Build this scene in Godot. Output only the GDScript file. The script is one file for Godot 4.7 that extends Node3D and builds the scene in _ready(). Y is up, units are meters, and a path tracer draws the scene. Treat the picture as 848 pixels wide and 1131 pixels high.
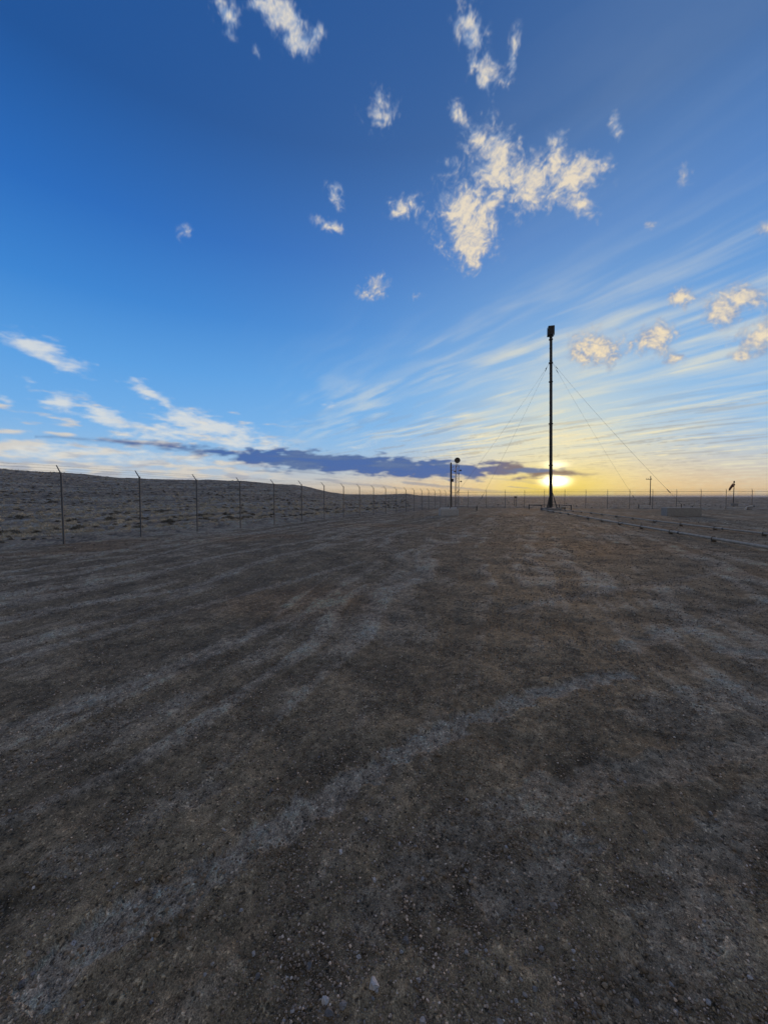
extends Node3D
# A gravel yard at sunset: chain-link fence, guyed flare stack, antenna tower, pipe runs.
# Depth d is measured forward of the camera (world -Z); x to the right; metres.

const F := 426.0            # focal length in photograph pixels
const CX := 424.0
const CY := 565.5
const PITCH := 2.25
const EYE := 1.6
const SUN_A := 23.9
const SUN_E := 2.4
const FENCE_A := Vector2(-10.73, 12.9)      # near end of the side fence (x, d)
const FENCE_STEP := Vector2(1.09, 2.379)
const CORNER := Vector2(9.98, 58.1)
const BACK_DIR := Vector2(0.9552, -0.2959)

var sun_dir := Vector3.ZERO
var rng := RandomNumberGenerator.new()
var n_big := FastNoiseLite.new()
var n_mid := FastNoiseLite.new()
var n_fine := FastNoiseLite.new()
var n_crack := FastNoiseLite.new()
var n_cloud := FastNoiseLite.new()
var n_cir := FastNoiseLite.new()
var n_low := FastNoiseLite.new()
var tracks := []
var M := {}
var taken := {}

# ---------------------------------------------------------------- helpers
func lin(r: float, g: float, b: float) -> Vector3:
	var c := Color(r / 255.0, g / 255.0, b / 255.0).srgb_to_linear()
	return Vector3(c.r, c.g, c.b)

func ray(px: float, py: float) -> Vector3:
	var v := Vector3((px - CX) / F, (CY - py) / F, -1.0)
	return v.rotated(Vector3.RIGHT, -deg_to_rad(PITCH)).normalized()

func on_ground(px: float, py: float) -> Vector2:
	var r := ray(px, py)
	var t := -EYE / minf(r.y, -0.002)
	return Vector2(r.x * t, -r.z * t)

func smooth(a: float, b: float, x: float) -> float:
	var t := clampf((x - a) / (b - a), 0.0, 1.0)
	return t * t * (3.0 - 2.0 * t)

func table(stops: Array, x: float) -> float:
	if x <= stops[0][0]:
		return stops[0][1]
	for i in range(1, stops.size()):
		if x <= stops[i][0]:
			return lerpf(stops[i - 1][1], stops[i][1], (x - stops[i - 1][0]) / (stops[i][0] - stops[i - 1][0]))
	return stops[-1][1]

func noise(freq: float, octaves: int, seed_: int, kind := FastNoiseLite.TYPE_SIMPLEX) -> FastNoiseLite:
	var n := FastNoiseLite.new()
	n.noise_type = kind
	n.frequency = freq
	n.seed = seed_
	n.fractal_type = FastNoiseLite.FRACTAL_FBM if octaves > 1 else FastNoiseLite.FRACTAL_NONE
	n.fractal_octaves = octaves
	return n

func numbered(called: String) -> String:
	var k: int = taken.get(called, 0)
	taken[called] = k + 1
	return called if k == 0 else "%s_%03d" % [called, k]

func thing(called: String, at: Vector3, label: String, category: String, group := "") -> Node3D:
	var o := Node3D.new()
	o.name = numbered(called)
	add_child(o)
	o.position = at
	tag(o, label, category, group)
	return o

func tag(o: Node, label: String, category: String, group := "") -> void:
	o.set_meta("label", label)
	o.set_meta("category", category)
	if group != "":
		o.set_meta("group", group)

func part(called: String, st: SurfaceTool, m: Material, parent: Node) -> MeshInstance3D:
	st.generate_normals()
	return part_mesh(called, st.commit(), m, parent)

func part_mesh(called: String, mesh: Mesh, m: Material, parent: Node) -> MeshInstance3D:
	var o := MeshInstance3D.new()
	o.name = called
	o.mesh = mesh
	o.material_override = m
	parent.add_child(o, true)
	return o

func begin() -> SurfaceTool:
	var st := SurfaceTool.new()
	st.begin(Mesh.PRIMITIVE_TRIANGLES)
	return st

func tri(st: SurfaceTool, a: Vector3, b: Vector3, c: Vector3) -> void:
	st.add_vertex(a)
	st.add_vertex(b)
	st.add_vertex(c)

func quad(st: SurfaceTool, a: Vector3, b: Vector3, c: Vector3, d: Vector3) -> void:
	tri(st, a, b, c)
	tri(st, a, c, d)

func tube(st: SurfaceTool, a: Vector3, b: Vector3, r0: float, r1: float, n := 10, caps := true) -> void:
	var w := (b - a).normalized()
	var u := w.cross(Vector3.UP if absf(w.y) < 0.95 else Vector3.RIGHT).normalized()
	var v := w.cross(u)
	for i in n:
		var t0 := TAU * i / n
		var t1 := TAU * (i + 1) / n
		var p0 := u * cos(t0) + v * sin(t0)
		var p1 := u * cos(t1) + v * sin(t1)
		st.set_smooth_group(0 if n > 5 else -1)
		quad(st, a + p0 * r0, b + p0 * r1, b + p1 * r1, a + p1 * r0)
		if caps:
			st.set_smooth_group(-1)
			tri(st, a, a + p0 * r0, a + p1 * r0)
			tri(st, b, b + p1 * r1, b + p0 * r1)

func box(st: SurfaceTool, c: Vector3, s: Vector3, bevel := 0.0, turn := 0.0) -> void:
	# chamfered box: eight corners cut into rings
	st.set_smooth_group(-1)
	var b := Basis(Vector3.UP, turn)
	var h := s * 0.5
	var e := minf(bevel, minf(h.x, minf(h.y, h.z)) * 0.9)
	var ys := [-h.y, -h.y + e, h.y - e, h.y]
	var ins := [e, 0.0, 0.0, e]
	var rings := []
	for k in 4:
		var i: float = ins[k]
		var x := h.x - i
		var z := h.z - i
		var ring := []
		for q in [Vector3(-x, 0, -z + e), Vector3(-x + e, 0, -z), Vector3(x - e, 0, -z), Vector3(x, 0, -z + e), Vector3(x, 0, z - e), Vector3(x - e, 0, z), Vector3(-x + e, 0, z), Vector3(-x, 0, z - e)]:
			ring.append(c + b * (q + Vector3(0, ys[k], 0)))
		rings.append(ring)
	for k in 3:
		for j in 8:
			var n := (j + 1) % 8
			quad(st, rings[k][j], rings[k + 1][j], rings[k + 1][n], rings[k][n])
	for j in range(1, 7):
		tri(st, rings[3][0], rings[3][j], rings[3][j + 1])
		tri(st, rings[0][0], rings[0][j + 1], rings[0][j])

func mat(albedo: Vector3, rough: float, metal := 0.0) -> StandardMaterial3D:
	var m := StandardMaterial3D.new()
	m.albedo_color = Color(albedo.x, albedo.y, albedo.z).linear_to_srgb()
	m.roughness = rough
	m.metallic = metal
	return m

func mottled(albedo: Vector3, rough: float, metal: float, freq: float, spread: float, seed_: int, scale := 0.7) -> StandardMaterial3D:
	# a plain surface with grain: patches of slightly lighter and darker colour, and relief
	var m := mat(Vector3.ONE, rough, metal)
	var im := noise(freq, 5, seed_).get_seamless_image(256, 256)
	im.convert(Image.FORMAT_RGB8)
	var data := im.get_data()
	for i in range(0, data.size(), 3):
		var t := (data[i] / 255.0 - 0.5) * spread + 1.0
		var c := Color(albedo.x * t, albedo.y * t, albedo.z * t).linear_to_srgb()
		data[i] = int(clampf(c.r, 0, 1) * 255)
		data[i + 1] = int(clampf(c.g, 0, 1) * 255)
		data[i + 2] = int(clampf(c.b, 0, 1) * 255)
	m.albedo_texture = ImageTexture.create_from_image(Image.create_from_data(256, 256, false, Image.FORMAT_RGB8, data))
	m.uv1_triplanar = true
	m.uv1_world_triplanar = true
	m.uv1_scale = Vector3.ONE * scale
	return m

# ---------------------------------------------------------------- sky
var P := {}
var puffs := []
const SKY_W := 4096
const HALF := 50.0        # degrees each side drawn at full resolution
const TOP := 54.0
var sky_rows := []
var sky_dens := PackedFloat32Array()
var sky_cols := 0
var sky_first := 0

func elevation_stops() -> Array:
	return [[0.0, lin(176, 200, 220)], [5.0, lin(142, 190, 232)], [10.0, lin(112, 174, 232)], [16.0, lin(88, 158, 226)], [23.0, lin(58, 132, 210)], [31.0, lin(38, 106, 188)], [41.0, lin(27, 82, 152)], [52.0, lin(27, 79, 147)], [65.0, lin(26, 66, 126)], [90.0, lin(24, 60, 116)]]

func direction(a: float, e: float) -> Vector3:
	var ar := deg_to_rad(a)
	var er := deg_to_rad(e)
	return Vector3(sin(ar) * cos(er), sin(er), -cos(ar) * cos(er))

func sky_color(a: float, e: float, dens: float, streak: float) -> Vector3:
	var dir := direction(a, e)
	var s := rad_to_deg(acos(clampf(dir.dot(sun_dir), -1.0, 1.0)))
	var da := absf(wrapf(a - SUN_A, -180.0, 180.0))
	var c: Vector3 = P.stops[0][1]
	for i in range(1, 10):
		if e <= P.stops[i][0]:
			c = P.stops[i - 1][1].lerp(P.stops[i][1], (e - P.stops[i - 1][0]) / (P.stops[i][0] - P.stops[i - 1][0]))
			break
	c = c.lerp(P.pale, 0.36 * exp(-pow(s / 24.0, 2.0)) + 0.16 * exp(-pow(s / 46.0, 2.0)) + 0.06 * smooth(5.0, 45.0, a) * (1.0 - smooth(60.0, 90.0, a)))
	var near := exp(-pow(da / 22.0, 2.0))
	var haze: Vector3 = P.haze_far.lerp(P.haze_mid, exp(-pow(da / 48.0, 2.0))).lerp(P.haze_sun, near)
	c = c.lerp(haze, 0.9 * exp(-pow(e / (3.6 + 2.2 * near), 1.5)))
	c = c.lerp(P.veil, 0.55 * exp(-pow(s / 12.0, 2.0)))
	# away from the sun the evening air is paler and duller
	c = c.lerp(P.dusk, 0.72 * smooth(66.0, 125.0, da) * (1.0 - smooth(50.0, 80.0, e)) + 0.5 * smooth(50.0, 80.0, e))
	# high thin ice cloud, drawn out in parallel streaks
	var y := maxf(dir.y, 0.012)
	var gx := dir.x / y
	var gz := -dir.z / y
	var along := gx * -0.545 + gz * 0.839
	var across := gx * 0.839 + gz * 0.545
	var right := smooth(-24.0, 14.0, a) * (1.0 - smooth(80.0, 130.0, a))
	var cirrus := (1.0 - smooth(9.0, 29.0, e - 0.16 * clampf(a - 10.0, 0.0, 60.0))) * right
	cirrus += 0.05 * smooth(0.0, 35.0, a) * (1.0 - smooth(80.0, 130.0, a)) * (1.0 - smooth(38.0, 52.0, e))
	var fade := smooth(0.6, 3.5, e)
	if cirrus > 0.01:
		var w := n_low.get_noise_2d(along * 9.0, across * 9.0)
		var c1 := n_cir.get_noise_2d(along * 20.0 + w * 5.0, across * 95.0 + w * 9.0)
		var c2 := n_cir.get_noise_2d(along * 5.0 + 300.0, across * 22.0 + w * 6.0)
		var c3 := n_cir.get_noise_2d(along * 44.0, across * 300.0 + w * 16.0)
		var k := smooth(-0.35, 0.7, c2 * 0.6 + c1 * 0.6 + c3 * 0.2) * cirrus * lerpf(0.45, 1.0, fade)
		k *= 0.72 + 0.5 * n_cloud.get_noise_3d(a * 0.35, e * 0.9, 44.0)
		k *= 0.5 + 0.8 * smooth(-0.35, 0.35, n_low.get_noise_2d(along * 7.0 + 80.0, across * 16.0))
		var lit: Vector3 = P.ice.lerp(P.cream, exp(-pow(s / 26.0, 2.0)))
		c = c.lerp(lit, clampf(k * 0.86, 0.0, 0.85))
		# thin grey shreds in front of the bright part
		var g := smooth(0.26, 0.5, n_cir.get_noise_2d(along * 12.0 - 77.0, across * 60.0 + w * 8.0)) * exp(-pow((e - 7.0) / 4.5, 2.0)) * right
		c = c.lerp(P.shred.lerp(c, 0.35), g * 0.6)
	c = c.lerp(P.yellow, 0.8 * exp(-pow(da / 7.6, 2.0) - pow((e - 1.2) / 2.7, 2.0)))
	# low broken bank of cloud along the horizon away from the sun
	var lowmask := (1.0 - smooth(-22.0, -8.0, a)) if a > -150.0 else 1.0
	if a > 90.0:
		lowmask = smooth(100.0, 140.0, a)
	if lowmask > 0.01 and e < 13.0:
		var q := n_low.get_noise_2d(a * 3.2, e * 17.0) * 0.7 + n_cloud.get_noise_3d(a * 0.9, e * 4.4, 3.0) * 0.6
		var low := smooth(-0.2, 0.42, q + 0.20 - absf(e - 2.8) * 0.085) * lowmask
		var under := smooth(-0.05, 0.4, n_low.get_noise_2d(a * 3.0 + 60.0, e * 21.0 - 1.2))
		var body: Vector3 = P.low_lit.lerp(P.low_shade, under * (0.85 - 0.05 * e))
		c = c.lerp(body, low * 0.8)
	# puffs with ragged, torn edges
	if dens > 0.015:
		var p := dir * 100.0
		var to_sun := (sun_dir - dir * dir.dot(sun_dir)).normalized()
		var wv := Vector3(n_low.get_noise_3dv(p * 3.0), n_low.get_noise_3dv(p * 3.0 + Vector3(50, 9, 4)), 0.0) * 3.0
		var f1 := n_cloud.get_noise_3dv(p * 0.85 + wv * 0.8)
		var f2 := n_cloud.get_noise_3dv(p * 2.6 + wv)
		var f4 := n_cloud.get_noise_3dv(p * 5.5 + wv * 3.5)
		var d := dens * 1.25 + f1 * 0.55 + f2 * 0.46 + f4 * 0.26 - 0.34
		var cov := smooth(-0.18, 0.72, d) * smooth(0.015, 0.16, dens)
		var f6 := n_cloud.get_noise_3dv((p + to_sun * 0.55) * 0.85 + wv * 0.8)
		var f7 := n_cloud.get_noise_3dv((p + to_sun * 0.22) * 2.6 + wv)
		var core := clampf(smooth(0.1, 1.1, d) * 0.75 + (f1 - f6) * 1.1 + (f2 - f7) * 0.75 + 0.12, 0.0, 1.0)
		var warm := exp(-pow(s / 42.0, 2.0))
		var lit: Vector3 = P.puff_far.lerp(P.puff_lit, warm)
		var edge: Vector3 = P.puff_edge.lerp(P.puff_edge_far, 1.0 - warm)
		c = c.lerp(edge.lerp(lit, core), cov * 0.93)
	# wind-drawn smooth clouds
	if streak > 0.015:
		var f3 := n_cloud.get_noise_3d(a * 1.1, e * 4.0, 8.0)
		var f5 := n_cloud.get_noise_3d(a * 3.6, e * 11.0, 18.0)
		var cov2 := smooth(0.16, 1.05, streak + f3 * 0.6 + f5 * 0.3)
		c = c.lerp(P.streak, cov2 * 0.8)
	# long dark bank, edge-on
	if absf(a) < 50.0 and e < 9.0:
		var u := CX + F * tan(deg_to_rad(a))
		var v := CY - F * tan(deg_to_rad(e) + 0.0) / cos(deg_to_rad(a)) - 16.7
		if u > 40.0 and u < 690.0 and v > 460.0 and v < 545.0:
			var mid := table(P.bank_mid, u)
			var half := table(P.bank_half, u)
			var ragged := n_low.get_noise_2d(u * 0.6, v * 2.2) * 6.0 + n_cloud.get_noise_3d(u * 0.2, v * 0.8, 20.0) * 5.0
			var depth := (half - absf(v - mid) * (1.0 if v < mid else 1.0)) + ragged * clampf(half / 7.0, 0.2, 1.0)
			var cov3 := smooth(-2.6, 4.6, depth)
			var tone: Vector3 = P.bank.lerp(P.bank_sun, smooth(505.0, 600.0, u))
			tone = tone.lerp(P.bank_pale, 0.8 * smooth(-0.1, 0.45, n_cloud.get_noise_3d(u * 0.06, v * 0.5, 31.0)) + 0.35 * (1.0 - smooth(0.0, 5.0, depth)))
			c = c.lerp(tone, cov3 * 0.95)
			var strand := smooth(0.12, 0.42, n_cir.get_noise_2d(u * 0.25 + 11.0, v * 4.2 - u * 0.35)) * smooth(250.0, 300.0, u) * (1.0 - smooth(560.0, 640.0, u)) * exp(-pow((v - mid - 17.0) / 7.0, 2.0))
			c = c.lerp(P.strand, strand * 0.55 * (1.0 - cov3))
			var hot := exp(-pow((u - 613.0) / 11.5, 2.0))
			c += P.white * hot * (0.9 * exp(-pow((v - 513.5) / 4.2, 2.0)) + 5.0 * exp(-pow((v - 531.0) / 5.0, 2.0))) * (1.0 - cov3 * 0.8)
	return c * lerpf(1.0, lerpf(0.42, 0.72, smooth(8.0, 38.0, e)), smooth(64.0, 150.0, da))

func add_puff(px: float, py: float, rx: float, ry: float, rot := 0.0, strength := 1.0, kind := 0) -> void:
	var r := deg_to_rad(rot)
	var ex := Vector2(cos(r), sin(r)) * rx
	var ey := Vector2(-sin(r), cos(r)) * ry
	var d0 := ray(px, py)
	store_puff(d0, ray(px + ex.x, py + ex.y), ray(px + ey.x, py + ey.y), strength, kind)

func store_puff(d0: Vector3, dx: Vector3, dy: Vector3, strength: float, kind: int) -> void:
	var t0 := d0.cross(Vector3.UP).normalized()
	var t1 := t0.cross(d0)
	var vx := Vector2(dx.dot(t0), dx.dot(t1)) / dx.dot(d0)
	var vy := Vector2(dy.dot(t0), dy.dot(t1)) / dy.dot(d0)
	puffs.append({"d": d0, "t0": t0, "t1": t1, "inv": Transform2D(vx, vy, Vector2.ZERO).affine_inverse(), "reach": maxf(vx.length(), vy.length()) * 1.9, "k": strength, "kind": kind})

func splat(buffer: PackedFloat32Array, w: int, h: int, a0: float, a1: float, top: float) -> PackedFloat32Array:
	# two channels: ragged puffs, drawn-out streaks
	for p in puffs:
		var d: Vector3 = p.d
		var e := rad_to_deg(asin(d.y))
		var a := rad_to_deg(atan2(d.x, -d.z))
		var re := rad_to_deg(atan(p.reach))
		var ra := re / maxf(cos(deg_to_rad(minf(e + re, 84.0))), 0.1)
		var x0 := int(clampf((a - ra - a0) / (a1 - a0) * w, 0, w))
		var x1 := int(clampf((a + ra - a0) / (a1 - a0) * w, 0, w))
		var y0 := int(clampf((top - e - re) / top * h, 0, h))
		var y1 := int(clampf((top - e + re) / top * h, 0, h))
		var inv: Transform2D = p.inv
		for y in range(y0, y1):
			for x in range(x0, x1):
				var q := direction(a0 + (x + 0.5) / w * (a1 - a0), top - (y + 0.5) / h * top)
				var k := q.dot(d)
				if k < 0.2:
					continue
				var l := (inv * Vector2(q.dot(p.t0) / k, q.dot(p.t1) / k)).length_squared()
				if l < 3.6:
					var i: int = (y * w + x) * 2 + p.kind
					buffer[i] = 1.0 - (1.0 - buffer[i]) * (1.0 - p.k * exp(-l * 1.1))
	return buffer

func fine_row(r: int) -> void:
	var row := PackedFloat32Array()
	row.resize(sky_cols * 3)
	var e := 90.0 - (r + sky_first + 0.5) * 360.0 / SKY_W
	for x in sky_cols:
		var a := -HALF + (x + 0.5) / sky_cols * 2.0 * HALF
		var i := (r * sky_cols + x) * 2
		var c := sky_color(a, e, sky_dens[i], sky_dens[i + 1])
		row[x * 3] = c.x
		row[x * 3 + 1] = c.y
		row[x * 3 + 2] = c.z
	sky_rows[r] = row

func coarse_row(r: int) -> void:
	var row := PackedFloat32Array()
	row.resize(1024 * 3)
	var e := 90.0 - (r + 0.5) * 360.0 / 1024.0
	for x in 1024:
		var i := (r * 1024 + x) * 2
		var c := sky_color(-180.0 + (x + 0.5) / 1024.0 * 360.0, e, sky_dens[i], sky_dens[i + 1])
		row[x * 3] = c.x
		row[x * 3 + 1] = c.y
		row[x * 3 + 2] = c.z
	sky_rows[r] = row

func rows_image(w: int, n: int, f: Callable) -> Image:
	sky_rows = []
	sky_rows.resize(n)
	var job := WorkerThreadPool.add_group_task(f, n)
	WorkerThreadPool.wait_for_group_task_completion(job)
	var all := PackedFloat32Array()
	for row in sky_rows:
		all.append_array(row)
	sky_rows = []
	return Image.create_from_data(w, n, false, Image.FORMAT_RGBF, all.to_byte_array())

func build_sky() -> Sky:
	P = {
		"stops": elevation_stops(), "pale": lin(178, 214, 238), "haze_far": lin(196, 196, 200), "haze_mid": lin(236, 203, 144), "haze_sun": lin(255, 194, 92),
		"veil": lin(255, 244, 184), "yellow": lin(255, 222, 74), "dusk": lin(176, 165, 148), "ice": lin(196, 212, 220), "cream": lin(255, 237, 184), "shred": lin(150, 140, 132), "low_lit": lin(222, 212, 196), "low_shade": lin(150, 158, 178),
		"puff_lit": lin(250, 226, 182), "puff_far": lin(222, 218, 210), "puff_edge": lin(146, 158, 184), "puff_edge_far": lin(132, 162, 204), "streak": lin(226, 226, 220),
		"bank": Vector3(0.030, 0.085, 0.29), "bank_sun": lin(140, 116, 100), "bank_pale": lin(96, 120, 162), "strand": lin(128, 138, 160), "white": Vector3(1.0, 0.92, 0.62),
		"bank_mid": [[60, 483], [160, 490], [230, 499], [275, 504], [330, 508], [400, 514], [450, 517], [500, 520], [550, 519], [600, 522], [650, 524]],
		"bank_half": [[60, 0.5], [160, 2.5], [230, 4], [262, 5], [285, 9.5], [330, 11.5], [400, 11], [450, 11.5], [500, 9], [545, 9], [600, 5], [640, 3.0], [668, -2]],
	}
	n_cloud = noise(0.16, 5, 11)
	n_cloud.fractal_gain = 0.58
	n_cir = noise(0.03, 4, 5)
	n_low = noise(0.045, 4, 23)
	puffs = []
	for p in [
		[250, 14, 13, 24, -25, 0.85], [316, 20, 24, 16, 30, 1.0], [296, 4, 22, 9, 0, 0.8], [328, 46, 18, 13, 40, 0.9], [284, 58, 4, 14, -20, 0.5], [350, 36, 10, 8, 30, 0.5],
		[420, 122, 17, 20, 0, 0.85], [517, 34, 16, 25, -15, 0.95], [537, 86, 15, 15, 0, 0.8], [567, 60, 7, 28, 8, 0.6], [508, 128, 9, 20, -30, 0.75], [525, 70, 10, 10, 0, 0.4],
		[680, 138, 9, 17, 0, 0.75], [370, 216, 8, 15, -20, 0.6], [366, 250, 20, 7, 20, 0.55], [445, 231, 16, 13, -30, 0.8], [203, 257, 8, 10, 20, 0.4], [414, 316, 15, 12, 0, 0.75], [402, 325, 8, 5, 0, 0.5], [458, 327, 9, 8, 0, 0.45],
		[754, 190, 9, 14, 0, 0.5], [718, 248, 8, 5, 0, 0.5], [844, 252, 12, 8, -20, 0.9],
		[517, 242, 33, 40, 0, 1.0], [545, 172, 26, 34, -15, 1.0], [575, 196, 36, 20, 0, 1.0], [520, 264, 16, 26, 0, 0.9], [613, 186, 12, 40, 5, 0.85], [628, 196, 34, 18, 0, 0.95], [655, 184, 16, 15, 0, 0.9], [638, 222, 15, 26, -30, 0.9], [585, 215, 14, 20, 0, 0.6], [496, 180, 9, 6, 0, 0.5], [522, 290, 6, 12, 0, 0.55], [574, 240, 7, 9, 0, 0.35],
		[660, 386, 33, 19, -5, 1.0], [636, 388, 10, 10, 0, 0.6], [724, 373, 21, 16, 0, 1.0], [797, 340, 24, 17, -20, 1.0], [828, 325, 24, 13, -10, 1.0], [838, 377, 27, 17, 0, 1.0], [812, 394, 16, 8, 0, 0.7], [752, 330, 15, 11, 0, 0.85], [746, 396, 18, 7, 0, 0.5], [866, 350, 26, 24, 0, 0.9],
	]:
		add_puff(p[0], p[1], p[2], p[3], p[4], p[5], 0)
	for p in [
		[36, 383, 44, 11, 20, 0.95], [70, 403, 26, 6, 18, 0.6], [66, 444, 20, 9, 5, 0.9], [112, 458, 24, 10, 22, 0.95], [128, 466, 26, 6, 14, 0.7], [164, 433, 24, 7, 32, 0.8], [184, 446, 9, 5, 40, 0.5], [8, 443, 14, 4, 20, 0.7], [33, 422, 9, 8, 0, 0.5],
		[210, 464, 30, 9, 12, 0.95], [246, 474, 44, 10, 12, 0.95], [190, 478, 50, 9, 0, 0.8], [300, 489, 22, 6, 15, 0.7], [372, 440, 16, 7, -40, 0.22], [400, 492, 34, 5, -20, 0.4], [30, 500, 60, 8, 0, 0.6], [150, 505, 90, 9, 4, 0.7], [270, 492, 50, 7, 8, 0.8],
	]:
		add_puff(p[0], p[1], p[2], p[3], p[4], p[5], 1)
	# the rest of the sky, beyond the frame, holds the same kind of scattered puffs
	rng.seed = 41
	for i in 46:
		var a := rng.randf_range(58.0, 302.0)
		var e := rng.randf_range(9.0, 62.0)
		var d0 := direction(a, e)
		var t0 := d0.cross(Vector3.UP).normalized()
		var t1 := t0.cross(d0)
		for j in rng.randi_range(1, 4):
			var c := (d0 + t0 * rng.randf_range(-0.06, 0.06) + t1 * rng.randf_range(-0.05, 0.05)).normalized()
			var s := rng.randf_range(0.012, 0.05)
			store_puff(c, (c + t0 * s * rng.randf_range(0.7, 1.5)).normalized(), (c + t1 * s * rng.randf_range(0.7, 1.2)).normalized(), rng.randf_range(0.5, 1.0), 0)
	sky_dens = PackedFloat32Array()
	sky_dens.resize(1024 * 256 * 2)
	sky_dens = splat(sky_dens, 1024, 256, -180.0, 180.0, 90.0)
	var coarse := rows_image(1024, 256, coarse_row)
	coarse.resize(SKY_W, SKY_W / 4, Image.INTERPOLATE_CUBIC)
	sky_cols = int(SKY_W * HALF * 2.0 / 360.0)
	sky_cols -= sky_cols % 2
	var rows := int(SKY_W * TOP / 360.0)
	sky_first = SKY_W / 4 - rows
	sky_dens = PackedFloat32Array()
	sky_dens.resize(sky_cols * rows * 2)
	var half := sky_cols * 180.0 / SKY_W
	sky_dens = splat(sky_dens, sky_cols, rows, -half, half, rows * 360.0 / SKY_W)
	var fine := rows_image(sky_cols, rows, fine_row)
	sky_dens = PackedFloat32Array()
	var im := Image.create_empty(SKY_W, SKY_W / 2, false, Image.FORMAT_RGBF)
	im.fill(Color(0.07, 0.066, 0.07))
	# column 0 of a panorama looks along -Z, so each picture is laid in two halves
	im.blit_rect(coarse, Rect2i(SKY_W / 2, 0, SKY_W / 2, SKY_W / 4), Vector2i.ZERO)
	im.blit_rect(coarse, Rect2i(0, 0, SKY_W / 2, SKY_W / 4), Vector2i(SKY_W / 2, 0))
	im.blit_rect(fine, Rect2i(sky_cols / 2, 0, sky_cols / 2, rows), Vector2i(0, sky_first))
	im.blit_rect(fine, Rect2i(0, 0, sky_cols / 2, rows), Vector2i(SKY_W - sky_cols / 2, sky_first))
	var pm := PanoramaSkyMaterial.new()
	pm.panorama = ImageTexture.create_from_image(im)
	var sky := Sky.new()
	sky.sky_material = pm
	return sky

# ---------------------------------------------------------------- terrain
const CREST := [[-180.0, 0.4], [-110.0, 2.2], [-70.0, 3.1], [-44.9, 3.0], [-40.5, 2.83], [-34.6, 2.42], [-26.7, 2.25], [-20.5, 2.27], [-15.9, 1.98], [-13.1, 1.83], [-10.5, 1.32], [-7.75, 0.74], [-5.8, 0.48], [-0.8, 0.40], [3.4, 0.54], [5.1, 0.30], [10.0, 0.06], [16.0, 0.0], [180.0, 0.0]]
const CREST_R := [[-180.0, 200.0], [-45.0, 190.0], [-20.0, 230.0], [-14.0, 260.0], [-8.0, 330.0], [-4.0, 420.0], [10.0, 480.0], [180.0, 480.0]]

func beyond_side(x: float, d: float) -> float:
	return (x - FENCE_A.x) * -0.9091 + (d - FENCE_A.y) * 0.4166

func beyond_back(x: float, d: float) -> float:
	return (x - CORNER.x) * 0.2959 + (d - CORNER.y) * 0.9552

func outside(x: float, d: float) -> float:
	return maxf(beyond_side(x, d), beyond_back(x, d))

func broad_height(x: float, d: float) -> float:
	var h := n_big.get_noise_2d(x * 0.6, d * 0.6) * 0.05
	var o := outside(x, d)
	h *= smooth(2.0, 6.0, Vector2(x, d).length())
	if o > 0.5:
		var r := Vector2(x, d).length()
		var a := rad_to_deg(atan2(x, d))
		var crest := tan(deg_to_rad(table(CREST, a)))
		var rc := table(CREST_R, a)
		var top := EYE * 0.55 + crest * rc
		if crest > 0.0008:
			var t := clampf((r - 26.0) / (rc - 26.0), 0.0, 1.0)
			var up := top * (0.25 * t + 0.75 * t * t * (3.0 - 2.0 * t) )
			if r > rc:
				up = top * (1.0 - 0.5 * smooth(rc, rc * 2.2, r))
			h += up * smooth(0.5, 18.0, o)
		# a shallow bank of turned earth just outside the wire
		h += 0.16 * exp(-pow((o - 2.2) / 1.3, 2.0)) * (0.6 + 0.8 * n_mid.get_noise_2d(x * 0.5, d * 0.5)) * (1.0 - smooth(60.0, 90.0, r))
		h += n_big.get_noise_2d(x * 0.22 + 90.0, d * 0.22) * 0.7 * smooth(8.0, 50.0, o) * clampf(crest * 40.0, 0.15, 1.0)
	return h

func rut(x: float, d: float) -> Vector2:
	# (how far inside a dried wheel track, roughness of it)
	var best := 0.0
	var run := -1000.0
	for t in tracks:
		var bb: Rect2 = t.bb
		if not bb.has_point(Vector2(x, d)):
			continue
		var pts: PackedVector2Array = t.p
		var dist := 1e9
		var here := 0.0
		var walked := 0.0
		for i in pts.size() - 1:
			var q := Geometry2D.get_closest_point_to_segment(Vector2(x, d), pts[i], pts[i + 1])
			var e := q.distance_to(Vector2(x, d))
			if e < dist:
				dist = e
				here = walked + pts[i].distance_to(q)
			walked += pts[i].distance_to(pts[i + 1])
		if dist < t.w * 1.6:
			var edge: float = dist / t.w + n_mid.get_noise_2d(x * 2.4 / (0.4 + t.w), d * 2.4 / (0.4 + t.w)) * 0.6
			var v: float = (1.0 - smooth(0.55, 0.95, edge)) * t.k
			if v > best:
				best = v
				run = here + dist * 0.6 if t.w < 0.2 else -1000.0
	return Vector2(best, run)

var g_pos := []
var g_col := []
var g_ang := PackedFloat32Array()
var g_rad := PackedFloat32Array()

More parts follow.
